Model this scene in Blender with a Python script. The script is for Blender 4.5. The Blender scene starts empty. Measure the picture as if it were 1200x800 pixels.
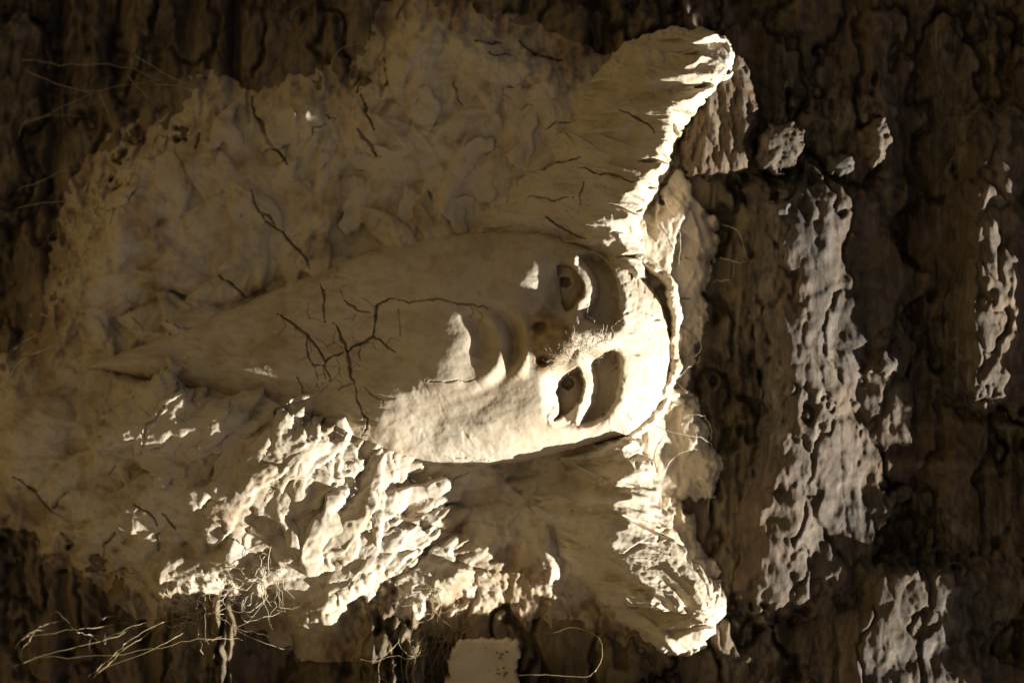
import bpy, math, random
import numpy as np
from mathutils import Vector, Matrix

# ------------------------------------------------------------------ scale
# Working units: 1 unit = 0.5 mm. x runs up the trunk face (picture right), y runs round it
# (picture down), h stands out of the bark. World: X = y, Y = -h, Z = x (sculpture upright).
S = 0.0005
ZC = 1.2
D = 2.4
random.seed(7)
sc = bpy.context.scene
col = sc.collection

# ------------------------------------------------------------------ camera
cd = bpy.data.cameras.new('camera'); cam = bpy.data.objects.new('camera', cd); col.objects.link(cam)
cam.matrix_world = Matrix(((0, -1, 0, 0), (0, 0, -1, -D), (1, 0, 0, ZC), (0, 0, 0, 1)))
cd.sensor_width = 36; cd.lens = 142; cd.clip_start = 0.05; cd.clip_end = 200
cd.dof.use_dof = True; cd.dof.focus_distance = D - 95 * S; cd.dof.aperture_fstop = 4.2
sc.camera = cam

# ------------------------------------------------------------------ light
ELEV, PHI = math.radians(12.5), math.radians(27)     # grazing angle to the bark, tilt in its plane
sd = Vector((math.cos(ELEV) * math.sin(PHI), -math.sin(ELEV), math.cos(ELEV) * math.cos(PHI)))
w = bpy.data.worlds.new('World'); sc.world = w; w.use_nodes = True
nt = w.node_tree; nt.nodes.clear()
out = nt.nodes.new('ShaderNodeOutputWorld'); bg = nt.nodes.new('ShaderNodeBackground')
sky = nt.nodes.new('ShaderNodeTexSky'); sky.sky_type = 'NISHITA'; sky.sun_disc = False
sky.sun_elevation = math.asin(sd.z); sky.sun_rotation = math.atan2(sd.x, sd.y)
sky.air_density = 0.06; sky.dust_density = 1.4; sky.ozone_density = 0.0
bg.inputs['Strength'].default_value = 0.05
nt.links.new(sky.outputs[0], bg.inputs[0]); nt.links.new(bg.outputs[0], out.inputs[0])
ld = bpy.data.lights.new('sun', 'SUN'); ld.energy = 5.0; ld.angle = math.radians(0.9); ld.color = (1, .992, .98)
sun = bpy.data.objects.new('sun', ld); col.objects.link(sun)
sun.rotation_euler = (-sd).to_track_quat('-Z', 'Y').to_euler(); sun.location = (0.6, -1.0, 3)

sc.view_settings.view_transform = 'Standard'; sc.view_settings.look = 'None'
sc.view_settings.exposure = 1.32; sc.view_settings.gamma = 1; sc.view_settings.use_curve_mapping = False
sc.render.engine = 'CYCLES'

# ------------------------------------------------------------------ numpy helpers
def _hash(ix, iy, seed):
    n = (ix.astype(np.int64) * 374761393 + iy.astype(np.int64) * 668265263 + seed * 974711) & 0x7fffffff
    n = ((n ^ (n >> 13)) * 1274126177) & 0x7fffffff
    return ((n ^ (n >> 16)) & 0xffff) / 65535.0
def noise(x, y, seed=0):
    ix = np.floor(x); iy = np.floor(y); fx = x - ix; fy = y - iy
    ux = fx * fx * fx * (fx * (fx * 6 - 15) + 10); uy = fy * fy * fy * (fy * (fy * 6 - 15) + 10)
    def g(dx, dy):
        a = _hash(ix + dx, iy + dy, seed) * 6.2831853
        return np.cos(a) * (fx - dx) + np.sin(a) * (fy - dy)
    a = g(0, 0); b = g(1, 0); c = g(0, 1); d = g(1, 1)
    return 1.5 * ((a + (b - a) * ux) * (1 - uy) + (c + (d - c) * ux) * uy)
def fbm(x, y, o=4, seed=0, gain=.5):
    r = 0; a = 1; f = 1
    for k in range(o):
        r = r + a * noise(x * f, y * f, seed + k * 17); a *= gain; f *= 2.03
    return r
def ridged(x, y, o=4, seed=0):
    r = 0; a = 1; f = 1
    for k in range(o):
        r = r + a * (1 - 2 * np.abs(noise(x * f, y * f, seed + k * 13))); a *= .5; f *= 2.1
    return r
def sstep(a, b, x):
    t = np.clip((x - a) / (b - a), 0, 1); return t * t * (3 - 2 * t)
def smooth_line(pts, n=6, closed=False):
    P = [np.array(p, float) for p in pts]; N = len(P); o = []
    for i in range(N if closed else N - 1):
        g = (lambda k: P[k % N]) if closed else (lambda k: P[min(max(k, 0), N - 1)])
        a, b, c, d = g(i - 1), g(i), g(i + 1), g(i + 2)
        for k in range(n):
            t = k / n
            o.append(.5 * ((2 * b) + (c - a) * t + (2 * a - 5 * b + 4 * c - d) * t * t + (-a + 3 * b - 3 * c + d) * t ** 3))
    if not closed: o.append(P[-1])
    return np.array(o)
def line_dist(x, y, pts, vals=None):
    best = np.full(x.shape, 1e9); v = np.zeros(x.shape)
    for i in range(len(pts) - 1):
        ax, ay = pts[i][:2]; bx, by = pts[i + 1][:2]; dx, dy = bx - ax, by - ay
        L = dx * dx + dy * dy + 1e-9
        t = np.clip(((x - ax) * dx + (y - ay) * dy) / L, 0, 1)
        d = (x - ax - t * dx) ** 2 + (y - ay - t * dy) ** 2
        m = d < best
        best = np.where(m, d, best)
        if vals is not None: v = np.where(m, vals[i] + (vals[i + 1] - vals[i]) * t, v)
        else: v = np.where(m, (i + t) / (len(pts) - 1), v)
    return np.sqrt(best), v
def poly_sd(x, y, pts):                       # positive inside
    P = list(map(tuple, pts)); d, _ = line_dist(x, y, P + [P[0]])
    ins = np.zeros(x.shape, bool)
    for i in range(len(P)):
        ax, ay = P[i]; bx, by = P[(i + 1) % len(P)]
        if ay == by: continue
        ins ^= ((ay > y) != (by > y)) & (x < (bx - ax) * (y - ay) / (by - ay) + ax)
    return np.where(ins, d, -d)
def gauss(x, y, cx, cy, sx, sy, rot=0):
    c, s = math.cos(rot), math.sin(rot); u = (x - cx) * c + (y - cy) * s; v = -(x - cx) * s + (y - cy) * c
    return np.exp(-.5 * ((u / sx) ** 2 + (v / sy) ** 2))
def jag(pts, amp=.075, depth=3, rnd=random):
    P = [tuple(p) for p in pts]
    for _ in range(depth):
        Q = []
        for a, b in zip(P, P[1:]):
            l = math.hypot(b[0] - a[0], b[1] - a[1]); k = rnd.gauss(0, amp)
            Q += [a, ((a[0] + b[0]) / 2 - (b[1] - a[1]) * k, (a[1] + b[1]) / 2 + (b[0] - a[0]) * k)]
        P = Q + [P[-1]]
    return P
def carve(H, x, y, pts, wid, dep, taper=True):
    P = np.array(jag(pts)); st = x[0, 1] - x[0, 0]
    lo = P.min(0) - wid * 3; hi = P.max(0) + wid * 3
    j0, j1 = np.searchsorted(x[0], [lo[0], hi[0]]); i0, i1 = np.searchsorted(y[:, 0], [lo[1], hi[1]])
    if j1 - j0 < 2 or i1 - i0 < 2: return
    xs, ys = x[i0:i1, j0:j1], y[i0:i1, j0:j1]
    d, t = line_dist(xs, ys, P)
    ww = .8 * wid * (np.clip(1.2 - np.abs(2 * t - 1) ** 1.5, .2, 1) if taper else 1) * np.clip(1 + .9 * noise(xs / 11, ys / 11, 3), .35, 1.8)
    H[i0:i1, j0:j1] -= dep * np.clip(1.25 - d / ww, 0, 1) - .06 * dep * np.exp(-((d - 2.2 * ww) / ww) ** 2)
def strokes(H, x, y, n, where, Lr, Wr, lift, ang, rnd, striate=1.0, edge=2.0, keep=.0, soft=.5, dome=False):
    """lay overlapping thumb smears of clay on a height field"""
    X0, X1, Y0, Y1 = where['box']; ok = where.get('ok')
    xs1, ys1 = x[0], y[:, 0]
    for k in range(n):
        cx, cy = rnd.uniform(X0, X1), rnd.uniform(Y0, Y1)
        if ok is not None and not ok(cx, cy): continue
        L = rnd.uniform(*Lr); W = rnd.uniform(*Wr); a = ang(cx, cy) + rnd.gauss(0, .35)
        R = L + W + 6
        j0, j1 = np.searchsorted(xs1, [cx - R, cx + R]); i0, i1 = np.searchsorted(ys1, [cy - R, cy + R])
        if j1 - j0 < 4 or i1 - i0 < 4: continue
        xs, ys = x[i0:i1, j0:j1], y[i0:i1, j0:j1]; h = H[i0:i1, j0:j1]
        c, s = math.cos(a), math.sin(a)
        wob = noise(xs / 55, ys / 55, k % 50) * W * .5 + noise(xs / 14, ys / 14, k % 40) * W * .08
        p = (xs - cx) * c + (ys - cy) * s; q = -(xs - cx) * s + (ys - cy) * c + wob
        q = q + rnd.uniform(-1, 1) * .25 * W * (p / L) ** 2
        pn = p / L; qn = q / (W * (1 - .35 * np.clip(pn, -1, 1)))
        r = np.sqrt(pn ** 2 + qn ** 2 + .3 * pn ** 2 * qn ** 2)
        m = np.clip((1 - r) * W / edge, 0, 1)
        m = np.where(pn < 0, np.clip((1 - r) * W / (edge * (3 + 9 * soft)), 0, 1), m)   # feathered tail
        i_c = min(max(np.searchsorted(ys1, cy) - i0, 0), h.shape[0] - 1); j_c = min(max(np.searchsorted(xs1, cx) - j0, 0), h.shape[1] - 1)
        base = .45 * h[i_c, j_c] + .55 * h
        l = lift * rnd.uniform(.4, 1.3)
        if dome:
            dm = np.sqrt(np.clip(1 - qn ** 2, 0, 1)) * (.25 + .75 * sstep(-1, .75, pn)) * np.sqrt(np.clip(1 - np.clip(pn, 0, 1) ** 6, 0, 1))
            prof = base - .25 * l + 1.25 * l * dm + striate * (noise(qn * 4 + k * 3.1, pn * .7, k % 91) + .3 * noise(qn * 11, pn * 1.3, k % 77)) * np.clip(2 * dm, 0, 1) + rnd.gauss(0, .3) * l * qn
            prof = np.where(r < 1, prof, -999); new = np.maximum(h, prof)
            H[i0:i1, j0:j1] = np.where(m > 0, new, h)
            continue
        prof = base + l * (.15 + .85 * sstep(-1, 1, pn)) + l * .45 * qn ** 2 + rnd.gauss(0, .25) * lift * qn
        prof = prof + striate * noise(qn * 5 + k * 3.1, pn * .9, k % 91) + .4 * striate * noise(qn * 13, pn * 1.7, k % 77)
        H[i0:i1, j0:j1] = h * (1 - m * (1 - keep)) + prof * m * (1 - keep)

# ------------------------------------------------------------------ mesh helpers
def finish(me, mat, smooth=True):
    me.materials.append(mat)
    if smooth: me.polygons.foreach_set('use_smooth', np.ones(len(me.polygons), bool))
    me.update()
def link(name, me, parent=None):
    o = bpy.data.objects.new(name, me); col.objects.link(o)
    if parent: o.parent = parent
    return o
def sheet(name, x, y, H, keep, mat, parent=None, attrs=None, skirt=None):
    """height field -> one mesh; keep = vertex mask. skirt = depth the rim is folded back to (gives the piece its thickness)"""
    ny, nx = H.shape
    f = keep[:-1, :-1] & keep[1:, :-1] & keep[1:, 1:] & keep[:-1, 1:]
    idx = np.arange(ny * nx).reshape(ny, nx)
    q = np.stack([idx[:-1, :-1][f], idx[1:, :-1][f], idx[1:, 1:][f], idx[:-1, 1:][f]], 1)
    used = np.unique(q); remap = np.full(ny * nx, -1); remap[used] = np.arange(len(used)); q = remap[q]
    V = np.stack([(y.ravel()[used] - 400) * S, -H.ravel()[used] * S, (x.ravel()[used] - 600) * S + ZC], 1)
    if skirt is not None:
        e = np.concatenate([q[:, [0, 1]], q[:, [1, 2]], q[:, [2, 3]], q[:, [3, 0]]]); key = np.sort(e, 1)
        kk = key[:, 0].astype(np.int64) * len(V) + key[:, 1]
        u, inv, cnt = np.unique(kk, return_inverse=True, return_counts=True); b = e[cnt[inv] == 1]
        bv = np.unique(b); m2 = np.full(len(V), -1); m2[bv] = len(V) + np.arange(len(bv))
        V2 = V[bv].copy(); V2[:, 1] = -skirt * S
        q = np.concatenate([q, np.stack([b[:, 1], b[:, 0], m2[b[:, 0]], m2[b[:, 1]]], 1)]); V = np.concatenate([V, V2])
    else: bv = np.array([], int)
    me = bpy.data.meshes.new(name)
    me.vertices.add(len(V)); me.vertices.foreach_set('co', V.astype(np.float32).ravel())
    me.loops.add(len(q) * 4); me.loops.foreach_set('vertex_index', q.astype(np.int32).ravel())
    me.polygons.add(len(q)); me.polygons.foreach_set('loop_start', np.arange(len(q), dtype=np.int32) * 4)
    me.polygons.foreach_set('loop_total', np.full(len(q), 4, np.int32))
    me.update(calc_edges=True)
    for k, A in (attrs or {}).items():
        at = me.attributes.new(k, 'FLOAT', 'POINT'); vals = A.ravel()[used]
        at.data.foreach_set('value', np.concatenate([vals, vals[np.searchsorted(used, used[bv])] if len(bv) else []]).astype(np.float32))
    finish(me, mat)
    return link(name, me, parent)
def grid(x0, x1, y0, y1, st):
    return np.meshgrid(np.arange(x0, x1 + st, st, dtype=float), np.arange(y0, y1 + st, st, dtype=float))
def wpos(x, y, h): return Vector(((y - 400) * S, -h * S, (x - 600) * S + ZC))
def empty(name, p):
    o = bpy.data.objects.new(name, None); col.objects.link(o); o.empty_display_size = .02
    return o
def tag(o, label, cat, group=None):
    o['label'] = label; o['category'] = cat
    if group: o['group'] = group
    return o

# ------------------------------------------------------------------ materials
def material(name, rough=.8, spec=.12):
    m = bpy.data.materials.new(name); m.use_nodes = True; t = m.node_tree
    b = t.nodes['Principled BSDF']; b.inputs['Roughness'].default_value = rough; b.inputs['Specular IOR Level'].default_value = spec
    return m, t, b
class N:
    def __init__(s, t): s.t = t
    def new(s, kind, **kw):
        n = s.t.nodes.new(kind)
        for k, v in kw.items(): setattr(n, k, v)
        return n
    def coord(s, scale=(1, 1, 1)):
        c = s.new('ShaderNodeTexCoord'); m = s.new('ShaderNodeMapping'); m.inputs['Scale'].default_value = scale
        s.t.links.new(c.outputs['Object'], m.inputs[0]); return m.outputs[0]
    def noise(s, vec, scale, detail=4, rough=.55, dist=0):
        n = s.new('ShaderNodeTexNoise'); s.t.links.new(vec, n.inputs['Vector'])
        for k, v in (('Scale', scale), ('Detail', detail), ('Roughness', rough), ('Distortion', dist)): n.inputs[k].default_value = v
        return n.outputs[0]
    def ramp(s, f, stops):
        r = s.new('ShaderNodeValToRGB'); s.t.links.new(f, r.inputs[0]); e = r.color_ramp.elements
        while len(e) < len(stops): e.new(.5)
        for k, (p, c) in enumerate(stops): e[k].position = p; e[k].color = (*c, 1) if len(c) == 3 else c
        return r.outputs[0]
    def mix(s, f, a, b, mode='MIX'):
        m = s.new('ShaderNodeMix', data_type='RGBA', blend_type=mode)
        for sock, v in ((m.inputs[0], f), (m.inputs[6], a), (m.inputs[7], b)):
            if isinstance(v, (int, float)): sock.default_value = v
            elif isinstance(v, tuple): sock.default_value = (*v, 1)
            else: s.t.links.new(v, sock)
        return m.outputs[2]
    def attr(s, name):
        a = s.new('ShaderNodeAttribute', attribute_name=name); return a.outputs['Fac']
    def bump(s, hgt, strength, dist, nrm=None):
        b = s.new('ShaderNodeBump'); b.inputs['Strength'].default_value = strength; b.inputs['Distance'].default_value = dist
        s.t.links.new(hgt, b.inputs['Height'])
        if nrm: s.t.links.new(nrm, b.inputs['Normal'])
        return b.outputs[0]

CLAY_A, CLAY_B, CLAY_C = (.48, .40, .28), (.38, .30, .185), (.47, .40, .295)
def make_clay(name, streak=(1, 1, 1), rub=.35):
    m, t, b = material(name, .72); n = N(t)
    v = n.coord()
    big = n.noise(v, 16, 5, .6, .6); c = n.ramp(big, [(.32, CLAY_B), (.5, CLAY_A), (.68, CLAY_C)])
    spk = n.ramp(n.noise(v, 420, 3, .6), [(.27, (.25, .19, .11)), (.36, (1, 1, 1))])
    c = n.mix(.55, c, spk, 'MULTIPLY')
    c = n.mix(n.attr('stain_shade'), c, (.22, .135, .06))
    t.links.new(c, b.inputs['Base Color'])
    vs = n.coord(streak)
    crump = .45 if 'smooth' in name else 1
    f1 = n.noise(vs, 300, 3, .6); f2 = n.noise(v, 900, 3, .65); f3 = n.noise(v, 130, 4, .6, .8)
    nr = n.bump(f3, rub * crump, .0012); nr = n.bump(f1, rub, .0006, nr); nr = n.bump(f2, rub * .7, .0003, nr)
    t.links.new(nr, b.inputs['Normal'])
    return m
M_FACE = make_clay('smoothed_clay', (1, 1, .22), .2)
M_CLAY = make_clay('smeared_clay', (1, 1, .5), .36)
def make_bark(name, dark, mid, grey):
    m, t, b = material(name, .9, .04); n = N(t)
    v = n.coord((.22, 1, 1)); v0 = n.coord()
    c = n.ramp(n.noise(v, 42, 6, .62, .5), [(.3, dark), (.55, mid), (.75, tuple(k * 1.5 for k in mid))])
    c = n.mix(1.0, c, n.ramp(n.noise(n.coord((.13, 1, 1)), 170, 5, .65, .3), [(.36, (.28, .28, .28)), (.52, (.9, .9, .9)), (.7, (1.5, 1.5, 1.5))]), 'MULTIPLY')  # dark streaks painted into the colour stand in for fissure shade
    c = n.mix(1.0, c, n.ramp(n.noise(v0, 75, 6, .7, .8), [(.36, (.4, .4, .4)), (.6, (1.15, 1.15, 1.15))]), 'MULTIPLY')
    c = n.mix(n.ramp(n.noise(v0, 12, 3), [(.4, (0, 0, 0)), (.7, (.7, .7, .7))]), c, tuple(k * f for k, f in zip(mid, (1.25, 1.05, .85))))
    li = n.new('ShaderNodeMath', operation='MULTIPLY'); t.links.new(n.attr('lichen'), li.inputs[0])
    t.links.new(n.ramp(n.noise(v0, 60, 6, .65), [(.32, (.15, .15, .15)), (.72, (1, 1, 1))]), li.inputs[1])
    c = n.mix(li.outputs[0], c, grey)
    md = n.new('ShaderNodeMath', operation='MULTIPLY'); t.links.new(n.attr('mud'), md.inputs[0])
    t.links.new(n.ramp(n.noise(v0, 55, 6, .65), [(.34, (0, 0, 0)), (.55, (1, 1, 1))]), md.inputs[1])
    c = n.mix(md.outputs[0], c, (.22, .165, .09))
    t.links.new(c, b.inputs['Base Color'])
    nr = n.bump(n.noise(v, 130, 5, .6, .4), .5, .0016); nr = n.bump(n.noise(v0, 260, 5, .7), .7, .0012, nr)
    t.links.new(nr, b.inputs['Normal'])
    return m
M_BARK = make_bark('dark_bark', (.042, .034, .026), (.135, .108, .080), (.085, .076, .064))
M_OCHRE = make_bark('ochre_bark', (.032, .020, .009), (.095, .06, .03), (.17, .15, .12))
def make_plain(name, cl, rough=.7):
    m, t, b = material(name, rough); n = N(t)
    c = n.ramp(n.noise(n.coord(), 240, 3), [(.3, tuple(k * .6 for k in cl)), (.65, cl)])
    t.links.new(c, b.inputs['Base Color']); return m
M_FIBRE = make_plain('dry_fibre', (.44, .34, .19))
M_FIBRE_PALE = make_plain('pale_fibre', (.62, .53, .37))
M_MARK = make_plain('dark_mark', (.17, .135, .085))

# ================================================================== THE GROUND, unseen below the frame, added to bounce warm light onto the clay
m, t, b = material('bounce_litter', .95, .02); n = N(t)
t.links.new(n.ramp(n.noise(n.coord(), 9, 8, .7), [(.3, (.036, .025, .009)), (.5, (.084, .062, .026)), (.7, (.125, .097, .045))]), b.inputs['Base Color'])
gv = []; gf = []; gn = 60; ext = 60.0
for i in range(gn + 1):
    for j in range(gn + 1):
        u, v = (i / gn * 2 - 1), (j / gn * 2 - 1); px, py = ext * u * abs(u), ext * v * abs(v)
        gv.append((px, py, .03 * math.sin(px * 1.7 + 2 * math.sin(py)) * math.cos(py * 1.3)))
for i in range(gn):
    for j in range(gn): a = i * (gn + 1) + j; gf.append((a, a + gn + 1, a + gn + 2, a + 1))
me = bpy.data.meshes.new('ground'); me.from_pydata(gv, [], gf); finish(me, m)
link('ground', me)['kind'] = 'structure'

# ================================================================== THE TRUNK
# ridges standing out of the bark: (outline, crest polyline, crest height, foot of the sun side)
RIDGES = [
    dict(pts=[(905, 195), (918, 260), (922, 360), (930, 440), (928, 520), (905, 600), (900, 690), (905, 740)], h=[20, 46, 54, 52, 48, 42, 36, 18], wl=30, wr=125),
    dict(pts=[(1172, 110), (1158, 200), (1152, 290), (1150, 380), (1146, 440), (1150, 486)], h=[15, 50, 54, 50, 54, 26], wl=30, wr=115),
    dict(pts=[(1050, 650), (1035, 700), (1015, 760), (1010, 860)], h=[26, 40, 40, 32], wl=24, wr=150),
    dict(pts=[(655, 812), (650, 860), (660, 960)], h=[50, 78, 70], wl=22, wr=60),  # unseen ridge added below the frame to shade the slab and nearby bark
    dict(pts=[(752, 806), (745, 860), (752, 960)], h=[34, 56, 50], wl=30, wr=60),  # likewise added out of frame, shades the bark under the lower ear
    dict(pts=[(905, 800), (925, 860), (920, 980)], h=[40, 60, 50], wl=30, wr=70),  # likewise added out of frame, shades the bark at lower right
    dict(pts=[(1262, -60), (1250, 80), (1266, 240), (1248, 400), (1262, 560), (1250, 720), (1262, 900)], h=[44, 56, 60, 52, 60, 54, 44], wl=34, wr=80),  # ridge added beyond the right edge to throw shade across the bark
    dict(pts=[(1040, 380), (1030, 440), (1010, 455)], h=[10, 30, 10], wl=16, wr=30),
]
def plates(x, y, sx, sy, seed):
    """bark broken into plates: (distance to the nearest furrow 0..1, random value per plate)"""
    u = x / sx + .35 * fbm(x / 40, y / 60, 3, seed + 1); v = y / sy + .35 * fbm(x / 40, y / 60, 3, seed + 2)
    iu, iv = np.floor(u), np.floor(v); f1 = np.full(x.shape, 9.0); f2 = np.full(x.shape, 9.0); val = np.zeros(x.shape)
    for du in (-1, 0, 1):
        for dv in (-1, 0, 1):
            cu, cv = iu + du, iv + dv
            d = np.hypot(u - cu - .1 - .8 * _hash(cu, cv, seed), v - cv - .1 - .8 * _hash(cu, cv, seed + 3))
            m = d < f1; f2 = np.where(m, f1, np.minimum(f2, d)); val = np.where(m, _hash(cu, cv, seed + 7), val); f1 = np.where(m, d, f1)
    return f2 - f1, val
def rugged(x, y):
    e, v = plates(x, y, 78, 230, 71); e2, v2 = plates(x, y, 30, 70, 83)
    return 20 * (v - .5) - 20 * (1 - sstep(0, .26, e)) + 4 * (v2 - .5) - 4 * (1 - sstep(0, .3, e2)) + 2.0 * fbm(x / 14, y / 26, 3, 92)
def sink(x): return 80 * (np.clip(430 - x, 0, 900) / 430.0) ** 1.5
def sink2(x, y): return 60 * (np.clip(350 - y, 0, 700) / 350.0) ** 1.3 * np.clip((560 - x) / 560.0, 0, 1.5)
def bark_height(x, y):
    base = -14 - sink(x) - sink2(x, y) - 40 * (np.clip(170 - y, 0, 900) / 170.0) ** 1.4 + 11 * fbm(x / 120, y / 420, 3, 5)
    wx = x + 22 * fbm(x / 90, y / 160, 3, 31)
    r = ridged(wx / 95, y / 380, 3, 9)
    base = base + 7 * (r - .6) + 2.6 * fbm(x / 12, y / 60, 3, 12) + 1.2 * fbm(x / 6, y / 12, 2, 55) + rugged(x, y)
    # round trunk: the surface turns away beyond both sides
    base = base - np.where(x > 1260, ((x - 1260) / 60.0) ** 2 * 6, 0)
    for cx, cy, rx, ry, a in ((1035, 165, 22, 34, 30), (960, 150, 26, 22, 14), (1030, 560, 14, 16, 16), (1120, 545, 60, 9, 18), (1150, 500, 80, 7, 16), (1060, 740, 60, 60, 10)):
        base = base + a * gauss(x, y, cx, cy, rx, ry)
    # troughs between the strips of bark above and below the clay
    for x0, y0, y1, wd, dp in ((330, 700, 900, 34, 45), (400, 740, 900, 26, 30), (112, -200, 80, 16, 40), (262, -200, 96, 9, 50), (205, -200, 60, 12, 30), (450, -200, 30, 8, 34), (40, -200, 330, 8, 30), (60, 640, 900, 9, 26), (160, 690, 900, 8, 24), (705, -200, 60, 16, 30), (880, -100, 60, 30, 20), (1080, -200, 800, 30, 14), (850, 240, 480, 18, 10), (520, 740, 900, 16, 34)):
        m = sstep(y0 - 25, y0 + 15, y) * (1 - sstep(y1 - 15, y1 + 25, y))
        base = base - dp * m * np.exp(-((x - x0 - 8 * noise(y / 60, y * 0 + x0, 4)) / wd) ** 2)
    for x0, y0, wd, hp in ((258, 700, 16, 52), (446, 704, 22, 62), (482, 705, 14, 46)):      # strips that catch the sun
        m = sstep(y0 - 20, y0 + 20, y)
        base = base + hp * m * np.exp(-((x - x0 - 6 * noise(y / 40, y * 0 + x0, 4)) / wd) ** 4) * (1 + .35 * noise(x / 6, y / 30, 14))
    return base
def axis(lo, a, b, hi, fine):
    def run(s, e):
        r = [s]; st = fine
        while abs(r[-1] - e) > st: st *= 1.14; r.append(r[-1] + st * (1 if e > s else -1))
        return r[1:]
    return np.array(run(a, lo)[::-1] + list(np.arange(a, b + fine, fine)) + run(b + fine, hi), float)
BACK = [(25, 420), (50, 350), (70, 300), (85, 225), (120, 180), (190, 140), (222, 104), (262, 110), (298, 126), (345, 96), (400, 104), (432, 92), (446, 30), (490, 0), (545, 10), (590, 32), (640, 52), (680, 72), (710, 84), (770, 100), (770, 240),
        (800, 195), (824, 240), (846, 268), (842, 300), (828, 345), (836, 372), (826, 392), (812, 420), (814, 456), (828, 492), (836, 520), (848, 552), (838, 582), (815, 592), (820, 640), (850, 676), (830, 700), (800, 740), (745, 742), (690, 706), (640, 712), (600, 690),
        (550, 704), (520, 732), (498, 716), (470, 702), (430, 716), (400, 760), (345, 752), (300, 722), (262, 706), (215, 722), (170, 716), (140, 690), (100, 665), (52, 648), (28, 606), (-30, 592), (-30, 430)]
trunk = empty('tree_trunk', None)
tag(trunk, 'dark weathered tree trunk with deeply ridged bark behind the clay face', 'tree trunk')
bx, by = np.meshgrid(axis(-1900, -10, 1210, 2400, 2.0), axis(-900, -10, 810, 1700, 2.2))
BH = bark_height(bx, by)
lich = sstep(-.2, .6, fbm(bx / 150, by / 200, 3, 77)) * .25
mud = np.zeros(bx.shape); mi = (bx > -60) & (bx < 960) & (by > -90) & (by < 870)
mud[mi] = sstep(-110, -4, poly_sd(bx[mi], by[mi], BACK)) * .8
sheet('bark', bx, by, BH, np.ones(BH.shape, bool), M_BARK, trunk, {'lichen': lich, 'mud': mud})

def ridge_plate(r, seed):
    P = smooth_line(r['pts'], 5); hv = np.interp(np.linspace(0, 1, len(P)), np.linspace(0, 1, len(r['h'])), r['h'])
    lo, hi = P.min(0), P.max(0)
    x, y = grid(lo[0] - r['wl'] - 40, hi[0] + r['wr'] + 40, lo[1] - 60, hi[1] + 60, 1.6)
    xw = x + 9 * fbm(x / 30, y / 45, 3, seed); yw = y + 9 * fbm(x / 30, y / 45, 3, seed + 5)
    d, v = line_dist(xw, yw, P, hv)
    cxs = np.interp(y, P[np.argsort(P[:, 1]), 1], P[np.argsort(P[:, 1]), 0])
    right = xw > cxs
    t = np.where(right, d / (r['wr'] * (1 + .3 * noise(x / 60, y / 60, seed))), d / r['wl'])
    end = sstep(lo[1] - 14, lo[1] + 34, yw + 14 * fbm(x / 22, y / 22, 3, seed + 6)) * (1 - sstep(hi[1] - 34, hi[1] + 14, yw + 14 * fbm(x / 22, y / 22, 3, seed + 7)))
    base = bark_height(x, y)
    H = v * np.where(right, .5 + .5 * np.cos(np.pi * np.clip(t, 0, 1)) - .4 * np.clip(t - 1, 0, 1), 1 - np.clip(t, 0, 1.4) ** 1.25) - 4
    H = H + 7 * fbm(x / 56, y / 90, 2, seed + 3, .4) + 1.0 * fbm(x / 14, y / 22, 3, seed + 8) + 6 * fbm(x / 60, y / 34, 2, seed + 2)
    H = H + .4 * rugged(x, y) + 2.5 * fbm(x / 22, y / 34, 3, seed + 31) + 4
    H = (base - 12) + (H - base + 12) * end
    H = np.where(t > 1.15, base - 6, H)
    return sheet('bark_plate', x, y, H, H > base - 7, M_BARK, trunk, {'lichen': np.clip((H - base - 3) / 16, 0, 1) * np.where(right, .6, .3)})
for k, r in enumerate(RIDGES): ridge_plate(r, 100 + 20 * k)
def lump(name, outline, height, mat, parent, seed, grain=(26, 26), st=1.5, edge=12, base=bark_height, rough=4, lichen=.5, tilt=(0, 0)):
    P = smooth_line(outline, 4, True); lo, hi = P.min(0) - 8, P.max(0) + 8
    x, y = grid(lo[0], hi[0], lo[1], hi[1], st)
    d = poly_sd(x + 5 * fbm(x / 14, y / 14, 3, seed), y + 5 * fbm(x / 14, y / 14, 3, seed + 9), P)
    q = np.clip(d / edge, 0, 1); b = base(x, y)
    H = height * np.sqrt(1 - (1 - q) ** 2) + rough * fbm(x / grain[0], y / grain[1], 4, seed + 4) + tilt[0] * (x - x.mean()) + tilt[1] * (y - y.mean())
    H = np.where(d > 0, H, b - 6)
    return sheet(name, x, y, H, (d > -2.5), mat, parent, {'lichen': np.full(H.shape, lichen), 'stain_shade': np.zeros(H.shape)})
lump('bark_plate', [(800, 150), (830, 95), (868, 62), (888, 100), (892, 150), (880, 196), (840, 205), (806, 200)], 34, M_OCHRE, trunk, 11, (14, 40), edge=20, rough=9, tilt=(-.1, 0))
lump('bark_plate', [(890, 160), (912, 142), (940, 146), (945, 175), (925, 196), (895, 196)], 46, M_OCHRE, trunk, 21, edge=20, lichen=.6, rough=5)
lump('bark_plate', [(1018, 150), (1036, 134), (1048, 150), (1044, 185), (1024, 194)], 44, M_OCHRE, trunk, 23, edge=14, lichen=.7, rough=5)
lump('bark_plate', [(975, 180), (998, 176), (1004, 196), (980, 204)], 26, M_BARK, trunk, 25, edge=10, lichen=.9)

# ================================================================== THE CLAY FACE
root = empty('clay_face', None)
tag(root, 'pale cracked clay goblin face with long ears and pointed beard moulded onto bark', 'sculpture')

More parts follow.
